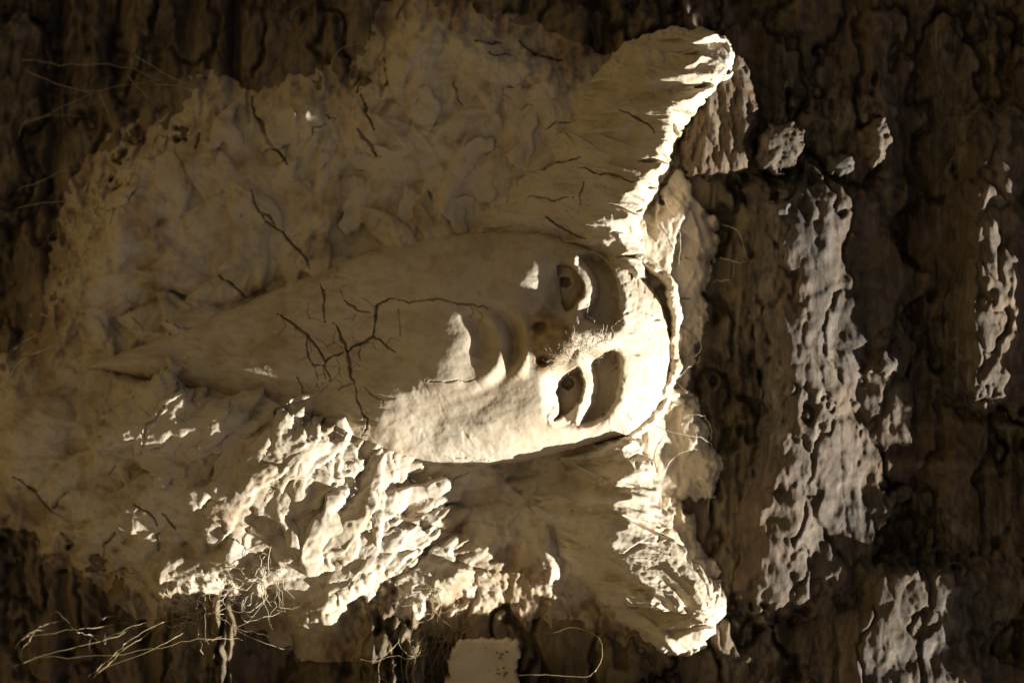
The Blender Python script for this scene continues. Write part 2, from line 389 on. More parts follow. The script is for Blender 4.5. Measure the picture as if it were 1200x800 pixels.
FACE = smooth_line([(92, 430), (140, 411), (200, 387), (300, 347), (400, 306), (480, 281), (560, 268), (640, 267), (700, 285), (742, 308), (772, 342), (786, 392), (785, 440), (768, 480), (742, 504), (700, 519), (620, 538), (540, 545), (440, 529), (380, 514), (250, 472), (150, 442)], 5, True)
def interp(x, tab): return np.interp(x, [a for a, b in tab], [b for a, b in tab])
CREST = [(92, 0), (150, 18), (220, 35), (300, 52), (380, 68), (440, 80), (490, 103), (525, 118), (560, 120), (620, 122), (680, 124), (780, 122)]
def face_height(x, y, fine=True):
    d = poly_sd(x, y, FACE)
    d = d + 1.0 * fbm(x / 17, y / 17, 3, 44)
    half = interp(x, [(92, 10), (150, 17), (200, 34), (300, 70), (400, 106), (480, 126), (560, 136), (660, 126), (720, 98), (790, 90)])
    q = np.clip(d / half, 0, 1)
    f0 = 12 - .75 * sink(x) + 34 * sstep(400, 470, x) * sstep(440, 505, y)
    xe = x + 14 + .8 * np.clip(y - 400, 0, 100) + .25 * np.clip(380 - y, 0, 90)
    ks = np.arange(60, 830, 2.0); cv = interp(ks, CREST); kern = np.exp(-.5 * (np.arange(-30, 31) / 11.0) ** 2); kern /= kern.sum()
    cv = np.convolve(np.pad(cv, 30, mode='edge'), kern, 'valid')
    H = f0 + (np.interp(xe, ks, cv) - f0) * np.sqrt(1 - (1 - q) ** 2.4)
    side = np.where(y < 400, -1, 1)
    # cheeks
    H = H + 2 * gauss(x, y, 612, 330, 20, 14, .3) - 15 * gauss(x, y, 645, 334, 15, 27, .2) + 12 * gauss(x, y, 610, 486, 60, 26, -.15)
    H = H - 8 * gauss(x, y, 545, 300, 60, 30) - 10 * gauss(x, y, 530, 500, 50, 22)
    # nose wedge
    nx = np.clip((722 - x) / 92, 0, 1.3)
    yc = 397 + 5 * nx
    wv = 12 + 20 * np.clip(nx, 0, 1) ** 1.2
    prof = interp(x, [(608, 0), (620, 6), (632, 22), (646, 43), (658, 55), (668, 56), (684, 46), (700, 32), (716, 20), (734, 7), (752, 0)])
    t = np.abs(y - yc) / wv
    nose = prof * np.exp(-t ** 3.4)
    # sockets under a sharp brow ledge
    up = smooth_line([(634, 372), (640, 330), (655, 302), (690, 292), (716, 312), (726, 345), (724, 378), (712, 388), (686, 382), (660, 378)], 4, True)
    lo = smooth_line([(640, 428), (668, 424), (694, 416), (718, 408), (727, 425), (726, 452), (716, 480), (692, 500), (655, 504), (634, 482), (632, 450)], 4, True)
    for P, sg in ((up, -1), (lo, 1)):
        ds = poly_sd(x + 1.5 * noise(x / 8, y / 8, 5), y, P)
        soft = np.where(x > 705, 5.0, 24.0 - 16 * sstep(660, 705, x))
        dep = interp(x, [(630, 14), (665, 24), (700, 32), (728, 36)])
        H = H - dep * sstep(0, 1, np.clip(ds / soft, 0, 1))
        H = H + 5 * np.exp(-((ds + 6) / 7) ** 2) * sstep(690, 715, x)
    H = H + nose
    for P, cx, cy, lid, lowl in EYES:
        de = poly_sd(x + 1.6 * fbm(x / 9, y / 9, 2, 15), y + 1.6 * fbm(x / 9, y / 9, 2, 16), P)
        amt = lowl + (lid - lowl) * sstep(cx - 9, cx + 9, x)
        wd_ = 7 + 10 * sstep(cx - 9, cx + 9, x)
        ring = amt * np.clip(1 - np.clip((-de - 1) / wd_, 0, 1) ** 3, 0, 1) * np.where(de > 0, .3, 1)
        H = H + ring - 26 * sstep(0, 3.0, de)
    # nostrils
    for cx, cy, rx, ry, dp, ro in ((634, 384, 8, 6, 20, .5), (637, 421, 8, 6, 20, -.5), (652, 392, 10, 4, 5, .6)):
        H = H - dp * np.exp(-(((x - cx) / rx) ** 2 + ((y - cy) / ry) ** 2) ** 1.5)
    # mouth: crease, lips, groove under the lower lip, ball of the chin
    win = .25 + .75 * sstep(352, 392, y)
    def ln(pts, sg):
        dd, tt = line_dist(x, y, smooth_line(pts, 5)); return np.exp(-(dd / sg) ** 2) * np.clip(1.2 - np.abs(2 * tt - 1) ** 3, 0, 1)
    H = H - win * (11 - 10 * sstep(405, 445, y)) * ln([(545, 350), (575, 358), (596, 378), (604, 404), (600, 426), (590, 442), (572, 455), (545, 466), (515, 474)], 5)
    H = H + win * 11 * ln([(590, 352), (611, 374), (618, 400), (613, 424), (604, 440)], 8)
    H = H + win * 8 * ln([(556, 362), (578, 378), (587, 404), (581, 430), (560, 448)], 9)
    H = H - win * 10 * ln([(546, 362), (560, 380), (565, 404), (561, 420)], 10)
    H = H + 9 * gauss(x, y, 525, 408, 28, 44)
    H = H - 4 * ln([(520, 300), (470, 340), (462, 400), (476, 460)], 22)
    # beard combed to a point: shallow lengthwise hollows
    H = H - 7 * ln([(400, 350), (300, 385), (180, 420)], 24) - 4 * ln([(420, 470), (300, 450), (180, 432)], 18)
    H = H + 2.2 * fbm(x / 60, y / 45, 3, 40)
    H = np.where(d > 0, H, f0 + d * 7)
    return H, d
UE = smooth_line([(652, 311), (668, 314), (680, 326), (685, 340), (678, 354), (664, 367), (658, 352), (655, 332)], 4, True)
LE = smooth_line([(676, 428), (683, 442), (684, 456), (678, 472), (664, 485), (648, 493), (655, 476), (651, 458), (659, 441)], 4, True)
EYES = [(UE, 668, 338, 28, 1.5), (LE, 670, 458, 23, 2.5)]

fx, fy = grid(84, 792, 256, 556, 1.0)
FH, fd = face_height(fx, fy)
rn = random.Random(3)
inside = lambda a, b: fd[int(min(max(b - 256, 0), 299)), int(min(max(a - 84, 0), 706))] > 3
strokes(FH, fx, fy, 900, dict(box=(110, 430, 290, 525), ok=inside), (18, 40), (2.5, 6), 1.1, lambda a, b: .0 + (.75 if b > 400 + (a - 300) * .1 else -.6) * (1 if rn.random() < .6 else .2), rn, .35, 1.6, .65)
strokes(FH, fx, fy, 500, dict(box=(480, 790, 265, 545), ok=lambda a, b: inside(a, b) and not (625 < a < 735 and 295 < b < 505)), (10, 26), (3, 9), .35, lambda a, b: math.atan2(b - 400, a - 640) + 1.57, rn, .25, 2.4, .75)
strokes(FH, fx, fy, 260, dict(box=(715, 785, 290, 510)), (8, 20), (2, 5), 1.0, lambda a, b: 1.4 + rn.gauss(0, .4), rn, .5, 1.4, .55)   # toolmarks over the brow
FH += .16 * fbm(fx / 5, fy / 5, 3, 66) * (fd > 0)
CR = [([(324, 368), (344, 380), (360, 392), (374, 410), (382, 424)], 1.7, 9), ([(360, 394), (360, 410), (368, 428), (380, 428)], 1.3, 7),
      ([(374, 332), (380, 350), (381, 378)], 1.3, 7), ([(390, 378), (400, 396), (408, 412), (410, 430), (416, 448)], 2.0, 10),
      ([(416, 448), (420, 470), (432, 490), (424, 510)], 1.3, 7), ([(408, 412), (426, 402), (438, 394)], 1.9, 10), ([(438, 394), (441, 370), (442, 358), (456, 350)], 2.0, 10),
      ([(456, 350), (488, 353), (520, 352), (552, 357), (572, 362)], 1.2, 6), ([(438, 394), (452, 404), (464, 412)], 1.3, 7), ([(434, 366), (420, 364), (404, 352)], 1.4, 7),
      ([(382, 424), (392, 416), (408, 412)], 1.6, 8), ([(382, 424), (388, 446)], 1.2, 6), ([(348, 442), (356, 462), (346, 476)], 1.0, 5), ([(356, 462), (364, 484)], 1.0, 5),
      ([(392, 502), (412, 520)], 1.5, 8), ([(468, 362), (470, 394)], .9, 3), ([(424, 404), (422, 428)], .9, 4), ([(430, 454), (450, 470)], .9, 4), ([(370, 430), (372, 452)], .9, 4), ([(380, 428), (378, 450)], .9, 4),
      ([(398, 456), (416, 448)], .9, 4), ([(500, 445), (560, 441)], .8, 2), ([(520, 533), (580, 536)], .8, 2.5), ([(672, 268), (700, 284), (730, 306)], 1.6, 7), ([(560, 272), (610, 268), (660, 270)], 1.2, 5)]
for p, wd, dp in list(CR):
    if wd > 1.1:
        for q in range(2):
            a, b = rn.choice(p); th = rn.uniform(0, 6.28); L = rn.uniform(9, 22)
            CR.append(([(a, b), (a + L * math.cos(th), b + L * math.sin(th)), (a + 1.6 * L * math.cos(th + .6), b + 1.6 * L * math.sin(th + .6))], .75, 2.2))
for p, wd, dp in CR: carve(FH, fx, fy, p, wd, dp)
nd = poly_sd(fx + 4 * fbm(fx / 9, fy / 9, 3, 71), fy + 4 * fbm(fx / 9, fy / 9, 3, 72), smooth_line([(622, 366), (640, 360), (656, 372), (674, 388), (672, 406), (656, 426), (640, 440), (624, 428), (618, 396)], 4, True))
stain_shade = .95 * sstep(-4, 7, nd) * (.75 + .35 * noise(fx / 9, fy / 9, 73))
stain_shade = np.maximum(stain_shade, .3 * gauss(fx, fy, 605, 405, 8, 34)); stain_shade = np.maximum(stain_shade, .22 * sstep(.1, .7, fbm(fx / 60, fy / 40, 3, 70)))  # first term darkens the mouth crease: shade put into the colour
stain_shade = np.clip(stain_shade + .30 * sstep(-.2, .7, fbm(fx / 45, (fy - 400) / (8 + .03 * np.abs(fx - 95)), 4, 75)) * sstep(560, 430, fx) + .15 * sstep(.1, .6, fbm(fx / 14, fy / 14, 3, 76)), 0, .95)  # beard streaks painted in colour stand in for missing relief shading
sheet('face', fx, fy, FH, fd > -6, M_FACE, root, {'stain_shade': stain_shade})

# eyeballs sunk behind the lids, each with a drilled pupil
def eyeball(cx, cy, R, top, px, py, pr):
    x, y = grid(cx - 26, cx + 26, cy - 38, cy + 38, 1.0)
    r2 = ((x - cx) / 26) ** 2 + ((y - cy) / 38) ** 2
    H = top - R * .55 * r2 + .6 * fbm(x / 6, y / 6, 3, 8)
    dp = np.hypot(x - px, y - py) + 1.8 * noise(x / 4, y / 4, 18)
    H = H - 15 * (1 - sstep(pr * .6, pr * 1.15, dp)) + 1.5 * np.exp(-((dp - pr * 1.5) / 2) ** 2)
    o = sheet('eye', x, y, H, r2 < 1, M_FACE, root, {'stain_shade': np.clip(.25 + .5 * np.exp(-(dp / pr) ** 2), 0, 1)})  # pupil hole painted darker, its shade put into the colour
    return o
def at_face(cx, cy): return FH[int(cy - 256), int(cx - 84)]
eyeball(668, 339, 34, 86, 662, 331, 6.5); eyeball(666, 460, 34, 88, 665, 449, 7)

# ---------------------------------------------------------------- clay smeared round the face
RIM_U = [(757, 322), (750, 285), (754, 262), (768, 228), (784, 190), (802, 152), (832, 112), (856, 76), (852, 48)]
RIM_L = [(752, 516), (766, 545), (774, 580), (788, 620), (806, 655), (832, 684), (848, 706), (838, 742), (806, 768)]
def mound(x, y):
    B = 26 - .85 * sink(x) - sink2(x, y) - 30 * (np.clip(170 - y, 0, 300) / 170.0) ** 1.4 * sstep(700, 560, x) + 8 * fbm(x / 150, y / 150, 2, 201) + 8 * fbm(x / 62, y / 62, 2, 205) * sstep(760, 700, x) - 24 * gauss(x, y, 400, 150, 170, 70)
    B = B - 22 * sstep(740, 800, x)                                        # thin skin of clay above the forehead
    d, t = line_dist(x, y, smooth_line([(105, 446), (190, 490), (285, 540), (350, 590), (318, 640), (262, 690)], 5))
    sidev = sstep(-40, 40, (x - 300) * .75 - (y - 575) * -.0 + 0 * x)
    B = B + np.interp(x, [90, 250], [16, 34]) * np.exp(-(d / 72) ** 2) * sstep(-10, 90, y - (425 + .27 * (x - 95))) - 30 * np.exp(-(line_dist(x, y, [(80, 418), (200, 375), (320, 325), (420, 285)])[0] / 40) ** 2)
    below = y - np.interp(x, [60, 95, 250, 380, 440, 540], [425, 432, 474, 516, 530, 546])
    B = B + np.interp(x, [90, 180, 300], [34, 54, 56]) * np.exp(-(np.clip(below, 0, None) / 50) ** 2) * sstep(-14, 6, below) * sstep(80, 150, x) * sstep(450, 350, x)
    B = B + 16 * gauss(x, y, 400, 620, 45, 50) + 18 * gauss(x, y, 505, 695, 34, 24) - 16 * gauss(x, y, 560, 600, 80, 50)
    B = B - 8 * gauss(x, y, 450, 170, 70, 50) - 10 * gauss(x, y, 560, 640, 50, 50)
    return B
gx, gy = grid(-30, 866, -41, 782, 1.5)
GH = mound(gx, gy)
rb = random.Random(11)
bp = smooth_line(BACK, 3, True)
gd = poly_sd(gx + 9 * fbm(gx / 26, gy / 26, 4, 301), gy + 9 * fbm(gx / 26, gy / 26, 4, 333), bp)
lower = lambda a, b: b > 440 + .16 * (a - 100)
def swirl(a, b): return 2.6 * float(noise(np.array([a / 140.]), np.array([b / 140.]), 21)[0]) + (.6 if b > 430 else 2.2)
strokes(GH, gx, gy, 330, dict(box=(-30, 770, 0, 780)), (36, 95), (13, 30), 10, swirl, rb, 1.5, 3, dome=True)
strokes(GH, gx, gy, 150, dict(box=(-30, 770, 0, 780)), (18, 56), (6, 14), 6, swirl, rb, 1.2, 2.5, dome=True)
strokes(GH, gx, gy, 110, dict(box=(-30, 770, 0, 780)), (24, 70), (8, 18), 3.5, swirl, rb, 1.0, 2.0, soft=1)
strokes(GH, gx, gy, 120, dict(box=(100, 560, 440, 730), ok=lower), (34, 78), (13, 27), 12, lambda a, b: -.55 + .5 * math.sin(a / 70 + b / 50), rb, .9, 2.2, dome=True)
k3 = np.exp(-.5 * (np.arange(-2, 3) / .6) ** 2); k3 /= k3.sum()
for ax in (0, 1): GH = np.apply_along_axis(lambda r_: np.convolve(np.pad(r_, 2, mode='edge'), k3, 'valid'), ax, GH)
strokes(GH, gx, gy, 60, dict(box=(775, 860, 190, 610)), (20, 50), (12, 24), 3, lambda a, b: 1.5, rb, .5, 3)
# tide marks: the clay thins at its ragged edge
gbase = bark_height(gx, gy)
flat = -14 - sink(gx) - sink2(gx, gy) - 40 * (np.clip(170 - gy, 0, 900) / 170.0) ** 1.4
wid = np.where(gx > 770, 22, 46)
fe = np.clip((gd + 26) / (wid + 26), 0, 1)
film = flat + 7 + .5 * (gbase - flat) + 3 * fbm(gx / 18, gy / 18, 3, 411) + gd * .3
GH = np.where(gx > 775, np.where(gd > 0, gbase + 4 + (np.maximum(GH, gbase + 6) - gbase - 4) * (.4 + .6 * np.clip(gd / 16, 0, 1)), gbase - 6), film + (GH - film) * sstep(.28, 1, fe))
for cx, cy, rx, ry in ((150, 152, 9, 13), (128, 178, 6, 8), (205, 152, 5, 12), (812, 596, 9, 10), (128, 690, 5, 8), (66, 640, 7, 10), (104, 664, 6, 12), (200, 148, 4, 7), (124, 206, 5, 6)):
    GH = GH - 30 * np.exp(-((((gx - cx + 9 * noise(gx / 11, gy / 11, 2)) / rx) ** 2 + ((gy - cy + 9 * noise(gx / 11, gy / 11, 22)) / ry) ** 2)) ** 2)
BC = [([(304, 250), (328, 270), (344, 290), (360, 314)], 1.9, 12), ([(252, 322), (270, 334), (286, 348)], 1.9, 12), ([(196, 474), (172, 498), (164, 534)], 1.9, 12), ([(287, 104), (300, 140), (310, 162), (335, 190)], 2.8, 16),
      ([(419, 104), (425, 129), (437, 150)], 2.3, 14), ([(417, 148), (430, 164), (444, 181)], 2.2, 13), ([(292, 217), (300, 246), (320, 262)], 1.6, 9), ([(221, 173), (227, 150)], 2, 12), ([(608, 40), (628, 59), (660, 64)], 2.8, 16),
      ([(555, 42), (575, 46), (590, 44)], 2.6, 14), ([(570, 56), (600, 62)], 2, 10), ([(446, 104), (450, 78), (446, 60)], 2, 12), ([(500, 220), (506, 235)], 2, 10), ([(695, 556), (696, 594)], 2.2, 12),
      ([(0, 561), (28, 578), (40, 596), (59, 609)], 2.2, 13), ([(50, 603), (74, 578)], 1.4, 9), ([(130, 625), (115, 640), (110, 660)], 2, 12), ([(150, 590), (170, 600), (182, 618)], 1.6, 9), ([(185, 600), (205, 622)], 1.5, 9), ([(180, 650), (184, 622)], 1.5, 9),
      ([(115, 680), (150, 676)], 1.8, 9), ([(120, 560), (132, 545)], 1.2, 8), ([(640, 150), (668, 142)], 1.6, 8), ([(530, 90), (540, 118)], 1.5, 8), ([(790, 345), (812, 350)], 1.5, 6), ([(795, 300), (820, 305)], 1, 4)]
for k in range(16):
    a, b = rb.uniform(40, 740), rb.uniform(60, 690); t = rb.uniform(0, 6.28); L = rb.uniform(12, 34)
    BC.append(([(a, b), (a + L * math.cos(t), b + L * math.sin(t)), (a + 1.7 * L * math.cos(t + .5), b + 1.7 * L * math.sin(t + .5))], rb.uniform(.6, 1.1), rb.uniform(3, 7)))
for p, wd, dp in BC: carve(GH, gx, gy, p, wd * .85, dp * .9)
GH += .7 * fbm(gx / 7, gy / 7, 3, 401)
GH = np.where(gd > -26, GH, gbase - 6)
bst = np.clip(.5 * sstep(-.1, .8, fbm(gx / 70, gy / 70, 4, 88)) * sstep(800, 740, gx) + (.35 * sstep(30, -20, gd) + .25 * sstep(.1, .5, fbm(gx / 16, gy / 16, 3, 89))) * sstep(790, 740, gx), 0, .8)
back = sheet('clay_backing', gx, gy, GH, gd > -30, M_CLAY, root, {'stain_shade': bst})

# ---------------------------------------------------------------- ears
def ear(rim, outline, box, top, band, tilt, seed, drop, fan):
    x, y = grid(*box, 1.0)
    R = smooth_line(rim, 6); d, t = line_dist(x + 4 * fbm(x / 18, y / 18, 3, seed), y, R)
    o = poly_sd(x + 5 * fbm(x / 20, y / 20, 3, seed + 2), y + 5 * fbm(x / 20, y / 20, 3, seed + 3), smooth_line(outline, 4, True))
    # swept strokes fanning back from the rim
    ang = tilt + fan * (t - .5)
    c, s = np.cos(ang), np.sin(ang); v = -(x - box[0]) * s + (y - box[2]) * c; u = (x - box[0]) * c + (y - box[2]) * s
    comb = noise(v / 17, u / 110, seed + 5) + .55 * noise(v / 8, u / 70, seed + 6) + .25 * noise(v / 3.5, u / 40, seed + 7)
    b = band(t) * (1 + 1.1 * noise(v / 15, u / 200, seed + 8))
    sgn = np.clip(d, 0, None)
    tp = interp(t, top)
    rise = tp - 30 * np.clip(1 - sgn / b, 0, 1) ** 1.6
    fall = np.clip(sgn - b, 0, None)
    H = rise - drop * fall + .0006 * fall ** 2
    H = H + comb * (2.2 + 5.5 * np.exp(-sgn / 50))
    H = H + 2.5 * fbm(x / 40, y / 40, 3, seed + 11)
    e = np.clip(o / (7 + 80 * sstep(25, 90, d)), 0, 1)
    H = np.where(o > 0, np.maximum(H, 20) * (.25 + .75 * np.sqrt(1 - (1 - e) ** 2)), 5 + o * 3)
    rr = random.Random(seed)
    strokes(H, x, y, 130, dict(box=box[:2] + box[2:], ok=lambda a, b_: True), (24, 60), (4, 9), 1.3, lambda a, b_: tilt + math.pi + fan * .5 * ((b_ - box[2]) / (box[3] - box[2]) - .5), rr, 1.0, 1.6, .35)
    H = np.where(o > 0, H, 5 + o * 3)
    H += .25 * fbm(x / 5, y / 5, 2, seed + 21)
    return x, y, H, o
EU = [(757, 326), (752, 262), (768, 228), (786, 190), (803, 152), (832, 112), (860, 78), (856, 46), (824, 32), (780, 34), (735, 50), (695, 95), (664, 140), (630, 186), (600, 215), (566, 246), (580, 290), (680, 300)]
x, y, H, o = ear(RIM_U, EU, (556, 872, 22, 334), [(0, 96), (.25, 108), (.6, 118), (.85, 108), (1, 72)], lambda t: 24 + 7 * np.sin(t * 9), .12, 500, .46, -.5)
for p, wd, dp in (([(680, 197), (712, 205), (741, 215)], 1.6, 9), ([(725, 130), (745, 140), (765, 158)], 1.5, 8), ([(640, 254), (660, 267), (686, 280)], 1.8, 10), ([(646, 186), (660, 190), (680, 184)], 1.5, 8), ([(680, 240), (684, 214)], 1.2, 6), ([(620, 230), (650, 236), (672, 232)], 1.2, 6)): carve(H, x, y, p, wd, dp)
zs = np.zeros(H.shape)
sheet('ear', x, y, H, o > -4, M_CLAY, root, {'stain_shade': zs + .2 * sstep(0, .8, fbm(x / 60, y / 60, 3, 90))})
EL = [(742, 508), (764, 540), (774, 580), (789, 620), (808, 655), (836, 682), (854, 702), (842, 738), (810, 768), (776, 764), (735, 735), (700, 700), (668, 676), (636, 640), (604, 604), (570, 566), (600, 535), (680, 520)]
x, y, H, o = ear(RIM_L, EL, (560, 852, 504, 782), [(0, 92), (.3, 106), (.6, 112), (.85, 96), (1, 70)], lambda t: 20 + 34 * np.sin(np.clip(t * 1.15, 0, 1) * 3.14), .22, 600, .6, .7)
sheet('ear', x, y, H, o > -4, M_CLAY, root, {'stain_shade': zs[:1, :1] * 0 + .2 * sstep(0, .8, fbm(x / 60, y / 60, 3, 95))})

# ---------------------------------------------------------------- torn hairline rim round the forehead
HB = [(746, 300), (770, 316), (788, 342), (792, 385), (790, 430), (783, 455), (769, 482), (750, 504), (734, 517)]
x, y = grid(722, 812, 288, 530, 1.0)
d, t = line_dist(x + 5 * fbm(x / 40, y / 30, 4, 700), y, smooth_line(HB, 5))
hh = np.interp(y, [300, 340, 385, 430, 520], [74, 70, 42, 34, 44]) + 9 * fbm(x / 30, y / 30, 4, 720)
H = hh * (1 - np.clip(d / (9.5 + 3 * noise(x / 25, y / 25, 4)), 0, 1.5) ** 3) + 1.6 * fbm(x / 9, y / 9, 3, 730)
sheet('hairline_rim', x, y, H, H > -20, M_CLAY, root, {'stain_shade': np.zeros(H.shape)})

# ---------------------------------------------------------------- curled dabs of clay standing out of the smears
def ground(a, b):
    i = int(round((b + 41) / 1.5)); j = int(round((a + 30) / 1.5))
    return GH[min(max(i, 0), GH.shape[0] - 1), min(max(j, 0), GH.shape[1] - 1)]
def put_dab(a, b, L, W, ang, lift):
    """a thumb-pushed tongue of clay: thin tail, thick blunt lip, moulded over what lies under it"""
    k = rb.randrange(999); R = L + 8
    x, y = grid(a - R, a + R, b - R, b + R, 1.7)
    c, s_ = math.cos(ang), math.sin(ang)
    p = (x - a) * c + (y - b) * s_; q = -(x - a) * s_ + (y - b) * c
    q = q + W * .5 * noise(x / 21, y / 21, k) + rb.uniform(-.5, .5) * W * (p / L) ** 2
    p = p + W * .35 * noise(x / 13, y / 13, k + 7)
    pn = p / L; qn = q / (W * (1 - .4 * pn * rb.uniform(.2, 1)))
    r = np.sqrt(pn ** 2 + qn ** 2)
    i0 = np.clip(np.round((y + 41) / 1.5).astype(int), 0, GH.shape[0] - 1); j0 = np.clip(np.round((x + 30) / 1.5).astype(int), 0, GH.shape[1] - 1)
    G = GH[i0, j0]; gm = .5 * G + .5 * GH[i0[len(y) // 2, 0], j0[0, len(x[0]) // 2]]
    e = np.clip((1 - r) * W / 4.0, 0, 1)
    H = gm + lift * (.1 + .9 * sstep(-.9, .9, pn)) * (1 - .45 * qn ** 2) + lift * .5 * rb.gauss(0, .6) * qn + .8 * noise(qn * 5, pn, k) + .5 * noise(qn * 11, pn * 1.5, k + 3)
    H = G - 3 + (H - G + 3) * np.sqrt(1 - (1 - e) ** 2)
    sheet('clay_dab', x, y, H, r < 1.0, M_CLAY, back, {'stain_shade': np.full(H.shape, rb.uniform(0, .12))}, skirt=None)
for k in range(80):
    t = rb.random(); a = 150 + 380 * t; b = 470 + 210 * t ** .8 * rb.random() + 40 * t
    if b < 450 + .25 * (a - 110): b += 30
    put_dab(a, b, rb.uniform(30, 66), rb.uniform(13, 27), rb.choice((-.6, -.35, -1.1, 2.4)) + rb.gauss(0, .35), rb.uniform(5, 12))
for k in range(40):
    a, b = rb.uniform(60, 620), rb.uniform(70, 260)
    if b > 400 - .27 * a or gd[int((b + 41) / 1.5), int((a + 30) / 1.5)] < 12: continue
    put_dab(a, b, rb.uniform(18, 40), rb.uniform(8, 20), rb.uniform(0, 6.28), rb.uniform(3, 8))

# pale slab of clay low on the bark with small dark marks pressed in its face
slab = lump('clay_slab', [(524, 800), (530, 766), (536, 757), (556, 753), (582, 754), (603, 755), (607, 762), (607, 800), (606, 840), (520, 840)], 4, M_CLAY, None, 41, edge=5, rough=1.5, st=1.2)
tag(slab, 'small smooth pale clay slab with faint dark marks below the lower ear', 'clay slab')
me = bpy.data.meshes.new('mark'); V = []; F = []
for mx, my in ((582, 769), (588, 771), (594, 768), (583, 789), (584, 794), (590, 787), (593, 793), (586, 775), (591, 796)):
    n = len(V); l = rb.uniform(1.2, 2.6); a = rb.uniform(0, 3)
    for s1, s2 in ((-1, -1), (1, -1), (1, 1), (-1, 1)):
        V.append(wpos(mx + s1 * l * math.cos(a) - s2 * math.sin(a), my + s1 * l * math.sin(a) + s2 * math.cos(a), 5.4))
    F.append((n, n + 1, n + 2, n + 3))
me.from_pydata(V, [], F); finish(me, M_MARK, False); link('pressed_mark', me, slab)

# ================================================================== FIBRES
def tube(me_name, lines, mat, sides=4):
    V = []; F = []
    for pts, r0 in lines:
        n0 = len(V); N_ = len(pts)
        for i, p in enumerate(pts):
            t = (pts[min(i + 1, N_ - 1)] - pts[max(i - 1, 0)]).normalized()
            u = t.orthogonal().normalized(); v = t.cross(u); r = r0 * (1 - .6 * (i / (N_ - 1)) ** 2)
            for k in range(sides):
                a = 6.2832 * k / sides; V.append(p + (u * math.cos(a) + v * math.sin(a)) * r)
        for i in range(N_ - 1):
            for k in range(sides):
                a = n0 + i * sides + k; b = n0 + i * sides + (k + 1) % sides; F.append((a, b, b + sides, a + sides))
    me = bpy.data.meshes.new(me_name); me.from_pydata(V, [], F); finish(me, mat); return me
tx, ty = grid(-40, 1240, -20, 860, 4.0); TB = bark_height(tx, ty)
def gh(a, b):
    i = min(max(int((b + 20) / 4), 0), TB.shape[0] - 1); j = min(max(int((a + 40) / 4), 0), TB.shape[1] - 1)
    return max(ground(a, b) if b < 770 and a < 864 else -199, TB[i, j])
def hug(pts, lift, bow):
    P = smooth_line(pts, 5); hs = np.array([gh(*p) for p in P]); n_ = len(hs)
    hs = np.array([hs[max(0, i - 4):i + 5].max() for i in range(n_)]); hs = np.convolve(np.pad(hs, 4, mode='edge'), np.ones(9) / 9, 'valid')
    return [wpos(p[0] + rb.gauss(0, .8), p[1] + rb.gauss(0, .8), h + lift + bow * math.sin(math.pi * i / (n_ - 1))) for i, (p, h) in enumerate(zip(P, hs))]
def path(pts, h0, h1, sag=0, wob=1.2, rnd=rb):
    P = smooth_line(pts, 5); out = []
    for i, p in enumerate(P):
        t = i / (len(P) - 1); out.append(wpos(p[0] + rnd.gauss(0, wob) * .3, p[1] + rnd.gauss(0, wob) * .3, h0 + (h1 - h0) * t + sag * math.sin(math.pi * t)))
    return out
def fibre(pts, h0, h1, sag, r, mat, label, group):
    o = link('root_fibre', tube('root_fibre', [(path(pts, h0, h1, sag) if h1 is not None else hug(pts, h0, sag), r * S)], mat))
    return tag(o, label, 'fibre', group)
z8 = lambda L: [(a * .2667, 600 + b * .2667) for a, b in L]
G1 = 'straw fibres trailing below the beard'
L1 = ['long straw fibre sweeping over bark into the matted clump below the beard', 'thick straw curving steeply up from the bark into the clump', 'straw running close beside the thick steep straw below the beard',
      'straight slanting straw crossing the foot of the steep straws', 'longest near level straw passing over the sunlit bark strip', 'bright bent straw kinked near its middle below the beard', 'thin arched straw turning down toward dark bark at the trunk side',
      'short curved straw beside the thin arched straw', 'near level brown straw above the bright bent straw', 'wavy thin straw dipping before it joins the clump', 'single straw reaching from the sunlit strip across a dark gap',
      'thin brown straw slanting across the dark gap beside the sunlit strip', 'small hooked straw hanging from the matted clump', 'short pale stub hanging straight from the matted clump', 'tiny looped straw below the bright bent straw',
      'short pale upright straw crossing the bright bent straw', 'short stiff pale chip of straw above the wavy straw', 'small curl of straw below the clay lobe']
